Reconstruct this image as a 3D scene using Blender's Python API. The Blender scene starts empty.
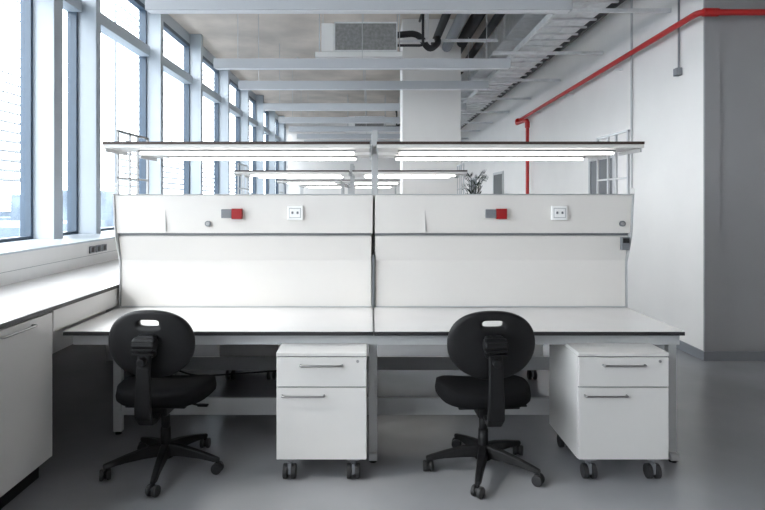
import bpy, bmesh, math, random
from mathutils import Vector, Matrix
random.seed(4)
D = bpy.data
COL = bpy.context.scene.collection

# ---------------------------------------------------------------- materials
def mat(name, col, rough=0.5, metal=0.0, noise=0.0, nscale=8.0, bump=0.0, emit=None, estr=0.0, spec=0.5, col2=None):
    m = D.materials.new(name); m.use_nodes = True
    nt = m.node_tree; b = nt.nodes['Principled BSDF']
    b.inputs['Base Color'].default_value = (*col, 1)
    b.inputs['Roughness'].default_value = rough
    b.inputs['Metallic'].default_value = metal
    b.inputs['Specular IOR Level'].default_value = spec
    if noise > 0 or bump > 0:
        tc = nt.nodes.new('ShaderNodeTexCoord')
        n = nt.nodes.new('ShaderNodeTexNoise')
        n.inputs['Scale'].default_value = nscale; n.inputs['Detail'].default_value = 6
        nt.links.new(tc.outputs['Object'], n.inputs['Vector'])
        if noise > 0:
            r = nt.nodes.new('ShaderNodeValToRGB')
            c2 = col2 or tuple(max(0, c * (1 - noise)) for c in col)
            c1 = tuple(min(1, c * (1 + noise * .4)) for c in col)
            r.color_ramp.elements[0].color = (*c2, 1); r.color_ramp.elements[0].position = .32
            r.color_ramp.elements[1].color = (*c1, 1); r.color_ramp.elements[1].position = .68
            nt.links.new(n.outputs['Fac'], r.inputs['Fac'])
            nt.links.new(r.outputs['Color'], b.inputs['Base Color'])
        if bump > 0:
            bp = nt.nodes.new('ShaderNodeBump'); bp.inputs['Strength'].default_value = bump
            bp.inputs['Distance'].default_value = .01
            nt.links.new(n.outputs['Fac'], bp.inputs['Height'])
            nt.links.new(bp.outputs['Normal'], b.inputs['Normal'])
    if emit:
        b.inputs['Emission Color'].default_value = (*emit, 1)
        b.inputs['Emission Strength'].default_value = estr
    return m

M_LAM   = mat('white_laminate', (.75, .74, .725), .32, noise=.02, nscale=3)
M_TOP   = mat('worktop_laminate', (.74, .73, .73), .20, noise=.03, nscale=4)
M_EDGE  = mat('black_core_edge', (.015, .015, .017), .4)
M_STEEL = mat('painted_steel', (.50, .51, .52), .4)
M_PANEL = mat('bench_panel_white', (.79, .765, .735), .4, noise=.02, nscale=2)
M_CHROME= mat('brushed_steel', (.40, .40, .40), .3, 1.0)
M_DARKW = mat('dark_shelf_top', (.05, .03, .025), .5)
M_TUBE  = mat('led_tube', (1, 1, 1), .5, emit=(1, .95, .90), estr=6.5)
M_BLKP  = mat('black_plastic', (.008, .008, .009), .5, spec=.3)
M_BLKF  = mat('black_fabric', (.006, .006, .007), .9, bump=.3, nscale=300, spec=.15)
M_RUB   = mat('rubber_wheel', (.02, .02, .022), .6)
M_RED   = mat('red_paint', (.50, .012, .012), .35)
M_REDB  = mat('red_switch', (.32, .006, .008), .35)
M_GREY  = mat('grey_plastic', (.20, .21, .23), .45)
M_WPL   = mat('white_plastic', (.93, .93, .92), .35)
M_FRAME = mat('facade_frame_paint', (.46, .51, .56), .4)
M_DFR   = mat('dark_window_gasket', (.05, .08, .12), .4)
M_WALLW = mat('white_wall_plaster', (.82, .80, .78), .8, noise=.03, nscale=1.5, bump=.05)
M_WALLG = mat('grey_wall_plaster', (.34, .34, .35), .75, noise=.04, nscale=1.5)
M_CONC  = mat('concrete_ceiling', (.68, .60, .53), .85, noise=.22, nscale=1.3, bump=.25)
M_FLOOR = mat('floor_epoxy', (.31, .315, .335), .25, noise=.14, nscale=1.1)
M_BASE  = mat('baseboard_grey', (.22, .23, .25), .5)
M_GALV  = mat('galvanised_metal', (.78, .79, .80), .4, .35, noise=.12, nscale=9)
M_DUCT  = mat('dark_duct_casing', (.27, .27, .27), .5, .1, noise=.3, nscale=25)
M_INS   = mat('black_insulation', (.025, .025, .027), .8)
M_LAMPB = mat('lamp_housing', (.52, .54, .57), .4)
M_PLEN  = mat('fan_coil_plenum_white', (.80, .80, .79), .5)
M_LAMPD = mat('lamp_diffuser', (.85, .86, .88), .5)
M_LOUV  = mat('louvre_slats', (.24, .27, .30), .5)
M_LEAF  = mat('palm_leaf', (.012, .022, .012), .7)
M_POT   = mat('pot_ceramic', (.5, .5, .5), .5)
M_DOOR  = mat('dark_door', (.08, .09, .10), .35)
M_BLDG  = mat('city_facade', (.14, .18, .23), .8, noise=.4, nscale=.3)
M_GRND  = mat('exterior_ground_asphalt', (.14, .17, .20), .9, noise=.3, nscale=.05)

M_GLASS = D.materials.new('window_glass'); M_GLASS.use_nodes = True
nt = M_GLASS.node_tree; nt.nodes.clear()
o = nt.nodes.new('ShaderNodeOutputMaterial'); mx = nt.nodes.new('ShaderNodeMixShader')
tr = nt.nodes.new('ShaderNodeBsdfTransparent'); gl = nt.nodes.new('ShaderNodeBsdfGlossy')
tr.inputs['Color'].default_value = (.93, .97, 1, 1); gl.inputs['Roughness'].default_value = .03
mx.inputs[0].default_value = .05
nt.links.new(tr.outputs[0], mx.inputs[1]); nt.links.new(gl.outputs[0], mx.inputs[2]); nt.links.new(mx.outputs[0], o.inputs[0])

# ---------------------------------------------------------------- helpers
def empty(name, loc=(0, 0, 0), rot=0):
    e = D.objects.new(name, None); COL.objects.link(e)
    e.location = loc; e.rotation_euler = (0, 0, rot); e.empty_display_size = .1
    return e

def from_bm(name, bm, m, parent=None, smooth=False, bevel=0):
    me = D.meshes.new(name); bmesh.ops.recalc_face_normals(bm, faces=bm.faces)
    bm.to_mesh(me); bm.free()
    if m: me.materials.append(m)
    if smooth:
        for p in me.polygons: p.use_smooth = True
    ob = D.objects.new(name, me); COL.objects.link(ob)
    if parent: ob.parent = parent
    if bevel > 0:
        md = ob.modifiers.new('bevel', 'BEVEL'); md.width = bevel; md.segments = 2; md.limit_method = 'ANGLE'
    return ob

def add_box(bm, x0, x1, y0, y1, z0, z1):
    v = [bm.verts.new(c) for c in ((x0,y0,z0),(x1,y0,z0),(x1,y1,z0),(x0,y1,z0),(x0,y0,z1),(x1,y0,z1),(x1,y1,z1),(x0,y1,z1))]
    for f in ((0,3,2,1),(4,5,6,7),(0,1,5,4),(1,2,6,5),(2,3,7,6),(3,0,4,7)):
        bm.faces.new([v[i] for i in f])

def box(name, x0, x1, y0, y1, z0, z1, m, parent=None, bevel=0):
    if y0 > y1: y0, y1 = y1, y0
    bm = bmesh.new(); add_box(bm, x0, x1, y0, y1, z0, z1)
    return from_bm(name, bm, m, parent, bevel=bevel)

def boxes(name, lst, m, parent=None, bevel=0):
    bm = bmesh.new()
    for b in lst: add_box(bm, *b)
    return from_bm(name, bm, m, parent, bevel=bevel)

def add_cyl(bm, p0, p1, r0, r1=None, n=20):
    r1 = r0 if r1 is None else r1
    p0 = Vector(p0); p1 = Vector(p1); d = (p1 - p0)
    q = d.to_track_quat('Z', 'Y')
    mt = Matrix.Translation((p0 + p1) / 2) @ q.to_matrix().to_4x4()
    bmesh.ops.create_cone(bm, cap_ends=True, segments=n, radius1=r0, radius2=r1, depth=d.length, matrix=mt)

def cyl(name, p0, p1, r, m, parent=None, r1=None, n=20, bevel=0):
    bm = bmesh.new(); add_cyl(bm, p0, p1, r, r1, n)
    ob = from_bm(name, bm, m, parent, bevel=bevel)
    for p in ob.data.polygons: p.use_smooth = len(p.vertices) == 4
    return ob

def tube(name, pts, r, m, parent=None, fillet=0.0, res=4):
    cu = D.curves.new(name, 'CURVE'); cu.dimensions = '3D'; cu.bevel_depth = r; cu.bevel_resolution = res; cu.use_fill_caps = True
    P = [Vector(p) for p in pts]; out = [P[0]]
    for i in range(1, len(P) - 1):
        if fillet > 0:
            a = (P[i-1] - P[i]); b = (P[i+1] - P[i]); f = min(fillet, a.length / 2, b.length / 2)
            s = P[i] + a.normalized() * f; e = P[i] + b.normalized() * f
            for k in range(7):
                t = k / 6; out.append(s * (1-t)**2 + P[i] * 2*t*(1-t) + e * t*t)
        else: out.append(P[i])
    out.append(P[-1])
    s = cu.splines.new('POLY'); s.points.add(len(out) - 1)
    for i, p in enumerate(out): s.points[i].co = (*p, 1)
    tmp = D.objects.new('tmp', cu); COL.objects.link(tmp)
    dg = bpy.context.evaluated_depsgraph_get()
    me = D.meshes.new_from_object(tmp.evaluated_get(dg)); me.name = name
    D.objects.remove(tmp); D.curves.remove(cu)
    me.materials.clear(); me.materials.append(m)
    for p in me.polygons: p.use_smooth = True
    ob = D.objects.new(name, me); COL.objects.link(ob)
    if parent: ob.parent = parent
    return ob

def prism(name, prof, x0, x1, m, parent=None, bevel=0):
    """profile of (y,z) extruded along x"""
    bm = bmesh.new()
    a = [bm.verts.new((x0, y, z)) for y, z in prof]; b = [bm.verts.new((x1, y, z)) for y, z in prof]
    n = len(prof); bm.faces.new(a); bm.faces.new(b[::-1])
    for i in range(n): bm.faces.new((a[i], b[i], b[(i+1) % n], a[(i+1) % n]))
    return from_bm(name, bm, m, parent, bevel=bevel)

# ---------------------------------------------------------------- room shell
XL, XR, YB, YF, H = -3.2, 3.23, 22.0, -4.0, 4.5
box('floor', -3.35, 6.1, YF, YB + .15, -.12, 0, M_FLOOR)
box('ceiling', -3.35, 6.1, YF, YB + .15, H, H + .2, M_CONC)
box('wall_back', -3.35, XR + .15, YB, YB + .15, 0, H, M_WALLW)
box('wall_right', XR, XR + .15, 5.62, YB, 0, H, M_WALLW)
box('wall_right_front', XR + .15, 6.1, 5.62, 5.77, 0, H, M_WALLG)
box('wall_corner_face', XR, XR + .15, 5.60, 5.619, 0, H, M_WALLG)
box('wall_far_right', 6.0, 6.1, YF, 5.62, 0, H, M_WALLW)
box('wall_front', -3.35, 6.1, YF - .1, YF, 0, H, M_WALLW)
box('wall_left', XL - .15, XL, YF, YB, 0, 1.14, M_WALLW)
box('wall_left_header', XL - .15, XL, YF, YB, 4.32, H, M_FRAME)
box('baseboard_right', XR - .015, XR, 5.60, YB, 0, .09, M_BASE)
box('baseboard_right_front', XR - .015, 6.0, 5.585, 5.60, 0, .09, M_BASE)

# facade mullions + windows
mull = [-3.64, -1.64, .36, 2.36, 4.36, 5.51, 6.36, 8.32, 10.3, 12.3, 14.3, 16.3, 18.3, 20.3]
boxes('trim_1', [(XL, XL + .2, y, y + (.16 if y == 5.51 else .11), 1.16, H) for y in mull], M_FRAME, bevel=.005)
ends = mull + [YB]
for i in range(len(mull)):
    y0 = mull[i] + (.16 if mull[i] == 5.51 else .11); y1 = ends[i+1]
    w = empty('window_%d' % (i + 1), (XL - .06, (y0+y1)/2, 0)); hw = (y1 - y0) / 2
    boxes('frame', [(-.04, .06, -hw, -hw+.04, 1.14, 4.32), (-.04, .06, hw-.04, hw, 1.14, 4.32),
                    (-.04, .06, -hw+.04, hw-.04, 1.14, 1.21), (-.04, .06, -hw+.04, hw-.04, 4.26, 4.32)], M_DFR, w)
    box('transom', -.04, .12, -hw+.04, hw-.04, 3.60, 3.74, M_FRAME, w)
    box('pane', 0, .008, -hw+.04, hw-.04, 1.2, 4.27, M_GLASS, w)

# exterior louvres, city
lv = empty('exterior_louvres', (-3.95, 0, 0))
for j, (a, b) in enumerate([(5.55, 7.25), (9.1, 10.5), (10.9, 12.8), (13.2, 15), (15.3, 17.3), (17.6, 21.5)]):
    bm = bmesh.new(); z = 1.75
    while z < 4.6:
        vs = [bm.verts.new(c) for c in ((-.05,a,z+.045),(.05,a,z-.0),(.05,b,z-.0),(-.05,b,z+.045),(-.05,a,z+.055),(.05,a,z+.01),(.05,b,z+.01),(-.05,b,z+.055))]
        for f in ((0,3,2,1),(4,5,6,7),(0,1,5,4),(1,2,6,5),(2,3,7,6),(3,0,4,7)): bm.faces.new([vs[k] for k in f])
        z += .105
    from_bm('slats_%d' % j, bm, M_LOUV, lv)
    boxes('rails_%d' % j, [(-.07, -.04, a, a+.04, 1.3, 4.8), (-.07, -.04, b-.04, b, 1.3, 4.8)], M_LOUV, lv)
box('exterior_ground', -200, -6, -150, 250, -8.2, -8, M_GRND)
cb = []
for k in range(60):
    x = -random.uniform(30, 120); y = random.uniform(-20, 230); w = random.uniform(6, 14)
    cb.append((x-w, x, y, y + random.uniform(8, 20), -8, random.uniform(-4, 3.5)))
boxes('city_buildings', cb, M_BLDG)

# ---------------------------------------------------------------- window counter
wc = empty('window_counter', (0, 0, 0))
box('worktop_core', -2.57, -1.79, .9, 16, .925, .946, M_EDGE, wc)
boxes('worktop_laminate', [(-2.57, -1.793, a + .002, b - .002, .946, .95) for a, b in ((.9, 2.4), (2.4, 4.2), (4.2, 6.0), (6.0, 7.8), (7.8, 12), (12, 16))], M_TOP, wc)
box('apron', -1.825, -1.80, 3.30, 16, .80, .925, M_LAM, wc)
box('cabinet_body', -2.5, -1.815, .9, 3.28, .10, .925, M_LAM, wc)
boxes('cabinet_doors', [(-1.815, -1.795, a, a + .595, .105, .915) for a in (.885+.0, 1.485, 2.085, 2.683)], M_LAM, wc, bevel=.002)
box('plinth', -2.45, -1.85, .9, 3.24, 0, .10, M_EDGE, wc)
for k, a in enumerate((2.80, 2.2, 1.6)):
    tube('handle_%d' % k, [(-1.795, a, .885), (-1.765, a, .885), (-1.765, a+.28, .885), (-1.795, a+.28, .885)], .0065, M_CHROME, wc, .015)
box('upstand_box', -2.90, -2.57, .9, 16, .70, 1.165, M_LAM, wc)
box('upstand_seam', -2.5695, -2.568, .9, 16, 1.04, 1.043, M_GREY, wc)
box('sill_board', XL + .002, -2.56, .9, 16, 1.165, 1.18, M_FRAME, wc)
boxes('counter_supports', [(-2.55, -1.85, y, y+.03, 0, .925) for y in (5.6, 9.5, 12.8, 15.9)], M_STEEL, wc)
boxes('socket_strip', [(-2.568, -2.553, y, y+.09, 1.06, 1.125) for y in (5.3, 5.42, 5.54)], M_GREY, wc, bevel=.003)
boxes('socket_faces', [(-2.553, -2.550, y+.02, y+.07, 1.07, 1.115) for y in (5.3, 5.42, 5.54)], M_EDGE, wc)

# ---------------------------------------------------------------- lab bench
def bench(loc, L, detail=True):
    B = empty('lab_bench', loc); h = L / 2
    S = 1.96
    for s in (0, 1):
        t = (lambda y: y) if s == 0 else (lambda y: S - y)
        tag = 'front' if s == 0 else 'rear'
        for k, (a, b) in enumerate(((0, h - .003), (h + .003, L))):
            nm = '%s_%d' % (tag, k)
            box('worktop_core_' + nm, a, b, t(0), t(.80), .762, .783, M_EDGE, B)
            box('worktop_' + nm, a + .002, b - .002, t(.003), t(.80), .783, .787, M_TOP, B)
            prism('service_raceway_' + nm, [(t(y), z) for y, z in ((.66, 1.585), (.69, 1.318), (.95, 1.318), (.95, 1.585))], a + .01, b - .008 if k else b, M_PANEL, B, .004)
            prism('raceway_cap_' + nm, [(t(y), z) for y, z in ((.652, 1.592), (.654, 1.586), (.95, 1.586), (.95, 1.592))], a + .01, b - .008, M_STEEL, B)
            box('raceway_shadow_gap_' + nm, a + .012, b - .012, t(.72), t(.95), 1.300, 1.317, M_GREY, B)
            prism('lower_panel_' + nm, [(t(y), z) for y, z in ((.725, 1.298), (.72, 1.285), (.765, 1.12), (.765, 1.02), (.76, .789), (.95, .789), (.95, 1.298))], a + .012, b - .01, M_PANEL, B, .003)
            box('panel_foot_trim_' + nm, a + .012, b - .012, t(.748), t(.759), .789, .796, M_STEEL, B)
            # shelf + lamp
            box('shelf_' + nm, a + .0 if k == 0 else a + .02, (b - .02 if k == 0 else b), t(.50), t(.86), 1.898, 1.922, M_LAM, B, .002)
            box('shelf_top_' + nm, a + .0 if k == 0 else a + .02, (b - .02 if k == 0 else b), t(.495), t(.86), 1.922, 1.94, M_DARKW, B)
            box('lamp_body_' + nm, a + .17, b - .12, t(.66), t(.72), 1.884, 1.897, M_STEEL, B)
            box('lamp_tube_' + nm, a + .18, b - .13, t(.665), t(.715), 1.868, 1.883, M_TUBE, B, .006)
            # electrics
            if detail:
                def plate(n, xc, w, z0, z1, m, d=.012, off=0):
                    y1 = .66 + (1.585 - (z0+z1)/2) / .267 * .03
                    box(n + '_' + nm, xc - w/2, xc + w/2, t(y1 - d - off), t(y1 + .002 - off), z0, z1, m, B, .003)
                cx = a + .825 if k == 0 else a + .85
                plate('switch_grey', cx - .036, .07, 1.425, 1.485, M_GREY, .03)
                plate('switch_red', cx + .037, .072, 1.418, 1.49, M_REDB, .035)
                plate('socket_plate', cx + .44, .108, 1.41, 1.51, M_WPL, .022)
                plate('socket_frame', cx + .44, .085, 1.425, 1.495, M_STEEL, .004, .020)
                plate('socket_insert', cx + .44, .075, 1.430, 1.490, M_WPL, .004, .022)
                plate('socket_pins_a', cx + .422, .014, 1.453, 1.470, M_GREY, .004, .025)
                plate('socket_pins_b', cx + .458, .014, 1.453, 1.470, M_GREY, .004, .025)
                lx = cx - .17 if k == 0 else b - .07
                cyl('lock_' + nm, (lx, t(.665), 1.385), (lx, t(.70), 1.385), .020, M_GREY, B)
                cyl('lock_core_' + nm, (lx, t(.662), 1.385), (lx, t(.68), 1.385), .012, M_CHROME, B)
                boxes('raceway_joints_' + nm, [(a + f - .0008, a + f + .0008, *sorted((t(.672), t(.6895))), 1.33, 1.58) for f in (.36,)], M_STEEL, B)
        # end plates
        prof = [(t(y), z) for y, z in ((.65, 1.594), (.682, 1.29), (.757, 1.11), (.752, .788), (.96, .788), (.96, 1.594))]
        prism('end_plate_left_' + tag, prof, .0, .009, M_STEEL, B)
        prism('end_plate_right_' + tag, prof, L - .007, L + .002, M_STEEL, B)
        prism('centre_fin_' + tag, [(t(y), z) for y, z in ((.735, 1.16), (.74, .788), (.95, .788), (.95, 1.16))], h - .005, h + .008, M_GREY, B)
        # frame
        box('front_rail_' + tag, .04, L - .01, t(.04), t(.066), .70, .761, M_STEEL, B)
        box('low_stretcher_' + tag, .145, L - .06, t(.465), t(.49), .13, .24, M_STEEL, B)
        lg = []
        for x0, x1 in ((h - .03, h + .02), (L - .06, L - .012)):
            for ya, yb in ((.07, .12), (.455, .50)):
                A, Bq = sorted((t(ya), t(yb))); lg.append((x0, x1, A, Bq, .056, .709))
            A, Bq = sorted((t(.04), t(.80))); lg.append((x0, x1, A, Bq, .015, .055))
            A, Bq = sorted((t(.068), t(.80))); lg.append((x0, x1, A, Bq, .71, .76))
        A, Bq = sorted((t(.455), t(.50))); lg.append((.09, .144, A, Bq, .02, .709))
        A, Bq = sorted((t(.07), t(.80))); lg.append((.09, .145, A, Bq, .71, .76))
        boxes('leg_frame_' + tag, lg, M_STEEL, B, .003)
        bm = bmesh.new()
        for x in (h - .005, L - .035):
            for y in (.07, .72): add_cyl(bm, (x, t(y), 0), (x, t(y), .02), .022)
        add_cyl(bm, (.1175, t(.478), 0), (.1175, t(.478), .025), .02)
        from_bm('levelling_feet_' + tag, bm, M_BLKP, B)
        # posts
        ps = []
        for x, w in ((.004, .016), (L - .022, .016)):
            for y in (.70, .90):
                A, Bq = sorted((t(y), t(y + .018))); ps.append((x, x + w, A, Bq, 1.59, 2.04))
        A, Bq = sorted((t(.71), t(.76))); ps.append((h - .010, h + .034, A, Bq, 1.59, 2.04))
        boxes('posts_' + tag, ps, M_STEEL, B, .002)
        boxes('shelf_brackets_' + tag, [(x, x + .012, *sorted((t(.52), t(.86))), 1.872, 1.898) for x in (.006, h - .026, h + .022, L - .02)], M_STEEL, B)
    boxes('post_ties', [(x, x + .016, .70, 1.26, 2.03, 2.045) for x in (.004, L - .022)] + [(x, x + .016, .70, 1.26, 1.70, 1.712) for x in (.004, L - .022)] + [(h - .005, h + .02, .73, 1.23, 2.01, 2.04)], M_STEEL, B)
    # core between the two sides
    box('service_spine', .012, L - .012, .951, 1.009, .70, 1.58, M_STEEL, B)
    box('cable_basket', .15, L - .1, .87, 1.09, .52, .70, M_STEEL, B)
    if detail:
        box('front_outlet', L - .068, L - .012, .685, .72, 1.20, 1.29, M_GREY, B, .003)
        box('front_outlet_cover', L - .062, L - .018, .68, .685, 1.25, 1.283, M_EDGE, B)
        tube('cable', [(.05, .86, .7), (.1, .88, .4), (.5, .9, .25), (1.2, .9, .3), (1.4, .88, .52)], .006, M_BLKP, B, .1)
    return B

bench((-1.785, 3.37, 0), 3.615)
bench((-1.785, 7.10, 0), 3.06)
bench((-1.785, 10.6, 0), 2.46, False)
bench((-1.785, 14.1, 0), 2.46, False)

# ---------------------------------------------------------------- drawer pedestal
def pedestal(loc, rot=0):
    P = empty('drawer_pedestal', loc, rot); w = .25
    box('body', -w, w, .02, .52, .115, .685, M_LAM, P, .002)
    box('top', -w, w, .0, .52, .687, .708, M_LAM, P, .003)
    box('gap_shadow_board', -w+.004, w-.004, .015, .022, .12, .684, M_GREY, P)
    box('drawer_small', -w + .002, w - .002, 0, .014, .520, .681, M_LAM, P, .002)
    box('drawer_large', -w + .002, w - .002, 0, .014, .118, .513, M_LAM, P, .002)
    for n, z, x in (('handle_small', .640, 0), ('handle_large', .472, -.1)):
        tube(n, [(x-.115, 0, z), (x-.115, -.026, z), (x+.115, -.026, z), (x+.115, 0, z)], .006, M_CHROME, P, .012)
    cyl('lock', (.2, -.004, .66), (.2, .005, .66), .008, M_CHROME, P)
    for i, (x, y) in enumerate(((-.18, .045), (.175, .045), (-.18, .45), (.175, .45))):
        bm = bmesh.new()
        add_cyl(bm, (x-.036, y-.01, .04), (x-.010, y-.01, .04), .04); add_cyl(bm, (x+.010, y-.01, .04), (x+.036, y-.01, .04), .04)
        from_bm('caster_wheels_%d' % i, bm, M_RUB, P, bevel=.004)
        bm = bmesh.new(); add_cyl(bm, (x, y, .075), (x, y, .115), .014); add_box(bm, x-.008, x+.008, y-.035, y+.02, .03, .088)
        add_box(bm, x-.035, x+.035, y-.03, y+.035, .106, .1145)
        from_bm('caster_fork_%d' % i, bm, M_GREY, P)
    return P
pedestal((-.268, 3.20, 0))
pedestal((1.40, 3.20, 0))
pedestal((-1.03, 5.45, 0), math.pi)
pedestal((1.22, 5.45, 0), math.pi)

# ---------------------------------------------------------------- chairs
def chair(loc, rot, base_rot):
    C = empty('office_chair', loc, rot)
    N = 72; bm = bmesh.new(); rings = []
    cz = .770
    def outer(a):
        c, s = math.cos(a), math.sin(a); n = 2.35
        r = 1 / ((abs(c)**n + abs(s)**n) ** (1/n))
        x = .238 * r * c; z = .184 * r * s
        x *= 1 - .10 * max(0, -z / .18) ** 1.5
        return x, z
    def inner(a):
        c, s = math.cos(a), math.sin(a); n = 4
        r = 1 / ((abs(c)**n + abs(s)**n) ** (1/n))
        return .056 * r * c, .118 + .017 * r * s
    us = [0, .12, .3, .5, .7, .88, .96, 1.0]
    th = .019
    prof = [(0, 0)] + [(.012 if u == 0 else u, -th * (1 - .55 * max(0, (u - .85) / .15) ** 2)) for u in us] + [(1.015, 0)] + \
           [(.012 if u == 0 else u, th * (1 - .55 * max(0, (u - .85) / .15) ** 2)) for u in us[::-1]]
    for i in range(N):
        a = 2 * math.pi * i / N; (xo, zo), (xi, zi) = outer(a), inner(a); ring = []
        for u, d in prof:
            x = xi + (xo - xi) * u; z = zi + (zo - zi) * u
            y = -.215 + d + .5 * x * x + .25 * (z + .03) ** 2 - .06 * z
            ring.append(bm.verts.new((x, y, cz + z)))
        rings.append(ring)
    m = len(prof)
    for i in range(N):
        A, B_ = rings[i], rings[(i+1) % N]
        for k in range(m):
            bm.faces.new((A[k], B_[k], B_[(k+1) % m], A[(k+1) % m]))
    from_bm('backrest', bm, M_BLKP, C, smooth=True)
    # seat: rounded cushion
    DZ = -.038
    bm = bmesh.new(); lay = []
    for (z, k) in ((.452, .80), (.458, .94), (.472, .99), (.495, 1.0), (.515, .975), (.526, .90), (.530, .72), (.526, .4), (.522, .15)):
        ring = []
        for i in range(56):
            a = 2*math.pi*i/56; c, s = math.cos(a), math.sin(a); n = 2.9
            r = 1/((abs(c)**n+abs(s)**n)**(1/n)); x = .265*r*c*k*(1 + .06*s); y = .225*r*s*k
            ring.append(bm.verts.new((x, y + .01, z + DZ + (.36 * x * x if z > .5 else 0) - (.018 * max(0, s) ** 2 * k * k))))
        lay.append(ring)
    for A, B_ in zip(lay, lay[1:]):
        for i in range(56): bm.faces.new((A[i], A[(i+1) % 56], B_[(i+1) % 56], B_[i]))
    bm.faces.new(lay[0]); bm.faces.new(lay[-1])
    from_bm('seat', bm, M_BLKF, C, smooth=True)
    boxes('seat_pan', [(-.17, .17, -.15, .16, .437+DZ, .455+DZ)], M_BLKP, C, .006)
    boxes('mechanism', [(-.06, .06, -.14, .10, .385+DZ, .438+DZ)], M_BLKP, C, .01)
    # J-shaped back upright, tapered cover
    bm = bmesh.new(); path = [(-.10, .36, .030), (-.20, .35, .034), (-.255, .36, .040), (-.290, .40, .046), (-.298, .46, .044), (-.296, .55, .040), (-.290, .66, .037), (-.278, .72, .036), (-.268, .80, .032)]
    R = []
    for i, (y, z, w) in enumerate(path):
        p0 = path[max(0, i-1)]; p1 = path[min(len(path)-1, i+1)]; d = Vector((0, p1[0]-p0[0], p1[1]-p0[1])).normalized(); nrm = Vector((0, -d.z, d.y)) * .014
        c = Vector((0, y, z)); X = Vector((w, 0, 0))
        R.append([bm.verts.new(c - X - nrm), bm.verts.new(c + X - nrm), bm.verts.new(c + X + nrm), bm.verts.new(c - X + nrm)])
    for A, B_ in zip(R, R[1:]):
        for k in range(4): bm.faces.new((A[k], A[(k+1) % 4], B_[(k+1) % 4], B_[k]))
    bm.faces.new(R[0]); bm.faces.new(R[-1])
    from_bm('back_upright', bm, M_BLKP, C, bevel=.008)
    bm = bmesh.new(); add_box(bm, -.05, .05, -.275, -.225, .71, .83)
    from_bm('back_bracket', bm, M_BLKP, C, bevel=.015)
    bm = bmesh.new()
    add_cyl(bm, (-.062, -.275, .785), (.062, -.275, .785), .036, n=28)
    from_bm('back_tilt_housing', bm, M_BLKP, C, smooth=False, bevel=.012)
    bm = bmesh.new()
    for k in range(4): add_box(bm, -.058, .058, -.314, -.27, .735 + .022*k, .742 + .022*k)
    from_bm('housing_ribs', bm, M_BLKP, C, bevel=.002)
    cyl('tilt_knob', (0, -.335, .70), (0, -.28, .70), .022, M_BLKP, C, n=12, bevel=.004)
    tube('height_lever', [(.05, 0, .385), (.14, 0, .38), (.20, -.005, .37)], .006, M_BLKP, C, .03)
    box('lever_paddle', .19, .25, -.018, .012, .364, .376, M_BLKP, C, .004)
    # column
    cyl('gas_lift_cover', (0, 0, .11), (0, 0, .24), .030, M_BLKP, C, r1=.027)
    cyl('gas_lift_mid', (0, 0, .22), (0, 0, .31), .024, M_BLKP, C)
    cyl('gas_lift_rod', (0, 0, .28), (0, 0, .37), .014, M_BLKP, C)
    cyl('base_hub', (0, 0, .07), (0, 0, .15), .048, M_BLKP, C, r1=.038, bevel=.004)
    for k in range(5):
        a = base_rot + k * 2 * math.pi / 5; ca, sa = math.cos(a), math.sin(a)
        def tp(r, w, z): return Vector((ca*r - sa*w, sa*r + ca*w, z))
        bm = bmesh.new(); R = []
        for r, w, zt, zb in ((.03, .032, .150, .085), (.12, .027, .138, .085), (.22, .022, .116, .078), (.30, .019, .094, .066), (.33, .014, .086, .068)):
            R.append([bm.verts.new(tp(r, -w, zb)), bm.verts.new(tp(r, w, zb)), bm.verts.new(tp(r, w*.7, zt)), bm.verts.new(tp(r, -w*.7, zt))])
        for A, B_ in zip(R, R[1:]):
            for q in range(4): bm.faces.new((A[q], A[(q+1) % 4], B_[(q+1) % 4], B_[q]))
        bm.faces.new(R[0]); bm.faces.new(R[-1])
        from_bm('base_leg_%d' % k, bm, M_BLKP, C, bevel=.006)
        bm = bmesh.new(); c = tp(.318, 0, .030); ang = a + 1.1 + .5 * k; ax = Vector((math.cos(ang), math.sin(ang), 0))
        add_cyl(bm, c + ax * .008, c + ax * .029, .030); add_cyl(bm, c - ax * .029, c - ax * .008, .030)
        from_bm('caster_wheels_%d' % k, bm, M_RUB, C, bevel=.005)
        bm = bmesh.new(); add_cyl(bm, c - ax * .009, c + ax * .009, .023); add_cyl(bm, tp(.318, 0, .03), tp(.318, 0, .075), .011)
        from_bm('caster_stem_%d' % k, bm, M_BLKP, C)
    return C
chair((-1.18, 3.35, 0), math.radians(-3), math.radians(-79))
chair((.65, 3.33, 0), math.radians(2), math.radians(-108))

# ---------------------------------------------------------------- column, doors, plant
box('column', .53, 1.48, 9.45, 10.2, 0, H, M_WALLW)
def door(n, y0, y1, z1):
    d = empty('door_%d' % n, (XR - .03, y0, 0)); w = y1 - y0
    boxes('frame', [(0, .029, 0, .06, 0, z1), (0, .029, w-.06, w, 0, z1), (0, .029, .06, w-.06, z1-.06, z1)], M_STEEL, d)
    box('leaf', .01, .028, .062, w-.062, .01, z1-.062, M_DOOR, d)
    tube('handle', [(.01, w-.14, 1.02), (-.04, w-.14, 1.02), (-.04, w-.26, 1.02)], .009, M_CHROME, d, .02)
door(1, 7.6, 8.5, 2.17)
door(2, 14.0, 15.1, 2.25)
door(3, 17.5, 18.6, 2.25)

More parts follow.
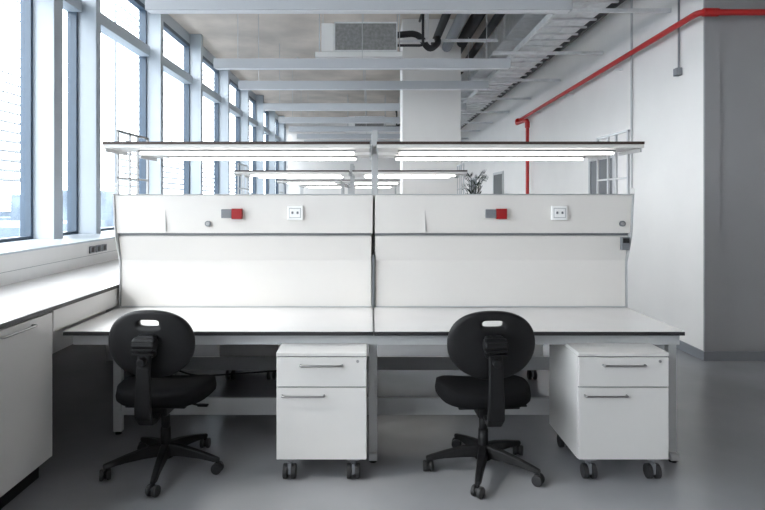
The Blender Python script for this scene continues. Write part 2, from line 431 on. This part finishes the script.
pl = empty('potted_palm', (2.50, 14.0, 0))
cyl('pot', (0, 0, 0), (0, 0, .42), .17, M_POT, pl, r1=.23, n=32)
cyl('soil', (0, 0, .40), (0, 0, .43), .20, M_INS, pl)
for k in range(9):
    a = k * 2.4; hgt = 1.45 + .5 * random.random(); sp = .18 + .18 * random.random()
    pts = [(0, 0, .42), (math.cos(a)*sp*.2, math.sin(a)*sp*.2, hgt*.6), (math.cos(a)*sp*.6, math.sin(a)*sp*.6, hgt+.25), (math.cos(a)*sp, math.sin(a)*sp, hgt+.28 - .1*random.random())]
    tube('stem_%d' % k, pts, .007, M_LEAF, pl, .25)
    bm = bmesh.new(); P1, P2 = Vector(pts[1]), Vector(pts[2]); P3 = Vector(pts[3]); side = Vector((-math.sin(a), math.cos(a), 0))
    for q in range(14):
        t = q / 13; p = P1.lerp(P2, t*1.6) if t < .62 else P2.lerp(P3, (t-.62)/.38)
        for sg in (-1, 1):
            tip = p + side*sg*.12*(1-.4*t) + Vector((math.cos(a)*.05, math.sin(a)*.05, .10 + .05*t))
            mid = p.lerp(tip, .4); u = Vector((0, 0, .013))
            bm.faces.new([bm.verts.new(p), bm.verts.new(mid + u), bm.verts.new(tip), bm.verts.new(mid - u)])
    from_bm('frond_%d' % k, bm, M_LEAF, pl)

# ---------------------------------------------------------------- pendant lamps
for y in (5.2, 7.46, 8.85, 10.9, 12.7, 14.3, 15.9, 17.6, 19.4):
    L_ = empty('pendant_light_bar', (-.1, y, 3.3))
    box('housing', -1.9, 1.9, -.05, .05, -.06, .06, M_LAMPB, L_, .004)
    box('diffuser', -1.88, 1.88, -.04, .04, -.068, -.061, M_LAMPD, L_)
    bm = bmesh.new()
    for x in (-1.6, 0, 1.6): add_cyl(bm, (x, 0, .06), (x, 0, H - 3.3), .004, n=8)
    from_bm('suspension_rods', bm, M_STEEL, L_)

# ---------------------------------------------------------------- ceiling services
def fancoil(y, x):
    F = empty('fan_coil_unit', (x, y, 3.50))
    box('casing', -.33, .5, 0, .68, .0, .39, M_DUCT, F, .01)
    box('plenum', -.50, -.335, .02, .66, .01, .38, M_PLEN, F, .005)
    boxes('casing_seams', [(a, a+.014, -.008, 0, .0, .39) for a in (-.33, .486)] + [(-.33, .50, -.008, 0, .0, .02), (-.33, .50, -.008, 0, .37, .39)], M_GALV, F)
    box('drain_tray', -.58, .56, -.04, .72, -.08, -.01, M_PLEN, F, .004)
    bm = bmesh.new()
    for a in (-.53, .53):
        for b in (.05, .65): add_cyl(bm, (a, b, -.06), (a, b, H - 3.50), .006, n=8)
    from_bm('hanger_rods', bm, M_STEEL, F)
    tube('flex_hose', [(.50, .3, .3), (.8, .3, .33), (.95, .35, .1), (1.1, .5, .25), (1.1, .65, .35)], .045, M_INS, F, .12)
    tube('water_pipe', [(.50, .15, .12), (.85, .15, .12), (.85, .15, .60), (.85, .65, .60)], .018, M_INS, F, .05)
    tube('water_pipe_b', [(.50, .22, .2), (.92, .22, .2), (.92, .22, .62), (.92, .65, .62)], .018, M_GALV, F, .05)
fancoil(7.62, -.14); fancoil(16.15, -.1)

pp = empty('insulated_ceiling_pipes', (0, 0, 0))
for k, (x, z, r) in enumerate(((1.05, 4.10, .06), (1.25, 4.04, .08), (1.50, 4.12, .09), (1.74, 4.04, .06))):
    tube('pipe_%d' % k, [(x, 6.0 + .3*k, 4.5), (x, 6.0 + .3*k, z), (x, 20, z)], r, M_GREY if k == 1 else M_INS, pp, .25)
boxes('pipe_struts', [(.8, 1.9, y, y+.04, 3.90, 3.94) for y in (8.6, 10.6, 12.6, 14.6, 16.6)] + [(a, a+.02, y+.01, y+.03, 3.94, 4.5) for y in (8.6, 10.6, 12.6, 14.6, 16.6) for a in (.82, 1.86)], M_GALV, pp)

ct = empty('cable_tray', (0, 0, 0))
rail = []
for x in (2.05, 2.62): rail.append((x, x+.03, 3.6, 21, 3.62, 3.70))
boxes('side_rails', rail[1:], M_EDGE, ct)
boxes('side_rail_inner', rail[:1], M_GALV, ct)
boxes('rungs', [(2.08, 2.62, 3.7 + .3*k, 3.73 + .3*k, 3.63, 3.65) for k in range(57)], M_GALV, ct)
boxes('tray_base', [(2.12, 2.30, 3.6, 21, 3.652, 3.66), (2.36, 2.58, 3.6, 21, 3.652, 3.66)], M_GALV, ct)
boxes('wall_bracket_struts', [(1.7, 3.22, y, y+.04, 3.56, 3.60) for y in (6.2, 8.0, 9.8, 11.6, 13.4, 15.2, 17, 19)] + [(1.95, 2.8, 4.4, 4.44, 3.56, 3.60)], M_GALV, ct)
ad = empty('air_duct', (0, 0, 0))
box('duct', 2.05, 3.0, 6.0, 21, 4.0, 4.35, M_GALV, ad, .01)
boxes('duct_flanges', [(2.02, 3.03, y, y+.03, 3.97, 4.38) for y in (6.0, 7.4, 8.8, 10.2, 11.6, 13, 14.4, 15.8, 17.2, 18.6)], M_GALV, ad)
boxes('duct_hangers', [(a, a+.015, y+.1, y+.12, 4.35, 4.5) for a in (2.1, 2.95) for y in (6.0, 8.8, 11.6, 14.4, 17.2)], M_GALV, ad)

# red fire pipe
rp = empty('red_fire_pipe', (0, 0, 0))
tube('main_run', [(5.98, 5.50, 3.33), (3.12, 5.50, 3.33), (3.12, 12.1, 3.22)] , .030, M_RED, rp, .08)
tube('drop', [(3.12, 12.1, 3.22), (3.06, 12.1, 3.22), (3.06, 12.1, 3.14), (3.12, 11.5, 3.14), (3.12, 11.5, .02)], .035, M_RED, rp, .06)
boxes('pipe_clips', [(3.12, 3.228, y, y+.03, 3.21, 3.23) for y in (7.4, 9.2, 11.0)], M_GALV, rp)
bm = bmesh.new(); add_cyl(bm, (3.16, 5.50, 3.33), (3.30, 5.50, 3.33), .039); add_cyl(bm, (3.12, 11.5, 2.98), (3.12, 11.5, 3.10), .048)
from_bm('couplings', bm, M_RED, rp)
# wall conduits and detector
wcd = empty('wall_conduit', (0, 0, 0))
tube('conduit_a', [(3.21, 7.12, 4.48), (3.21, 7.12, 1.7)], .012, M_STEEL, wcd)
tube('conduit_b', [(3.21, 6.03, 4.48), (3.21, 6.03, 2.9)], .010, M_GREY, wcd)
box('detector_box', 3.17, 3.229, 5.99, 6.07, 2.84, 2.92, M_GREY, wcd, .005)
box('outlet_box', 3.17, 3.229, 7.08, 7.16, 1.6, 1.7, M_WPL, wcd, .005)
# sprinkler
for x, y in ((-1.5, 8.3), (-1.5, 12.0), (2.0, 5.6)):
    s = empty('sprinkler_head', (x, y, H - .15))
    cyl('drop', (0, 0, .02), (0, 0, .149), .018, M_GALV, s)
    cyl('deflector', (0, 0, 0), (0, 0, .02), .05, M_DUCT, s)

# ---------------------------------------------------------------- light
w = D.worlds.new('sky'); bpy.context.scene.world = w; w.use_nodes = True
bg = w.node_tree.nodes['Background']; bg.inputs['Color'].default_value = (1.0, .985, .975, 1); bg.inputs['Strength'].default_value = 9.3
sun = D.lights.new('sun', 'SUN'); sun.energy = 2.5; sun.angle = .1; sun.color = (1, .90, .78)
so = D.objects.new('sun', sun); COL.objects.link(so)
so.rotation_euler = Vector((.75, .25, -.75)).to_track_quat('-Z', 'Y').to_euler()

cam = D.cameras.new('camera'); co = D.objects.new('camera', cam); COL.objects.link(co)
co.location = (0, 0, 1.55); co.rotation_euler = (math.pi/2, 0, 0)
cam.sensor_width = 36; cam.lens = 580/765*36; cam.shift_x = 12.5/765; cam.shift_y = -55/765; cam.clip_end = 600
bpy.context.scene.camera = co
bpy.context.scene.view_settings.view_transform = 'Standard'
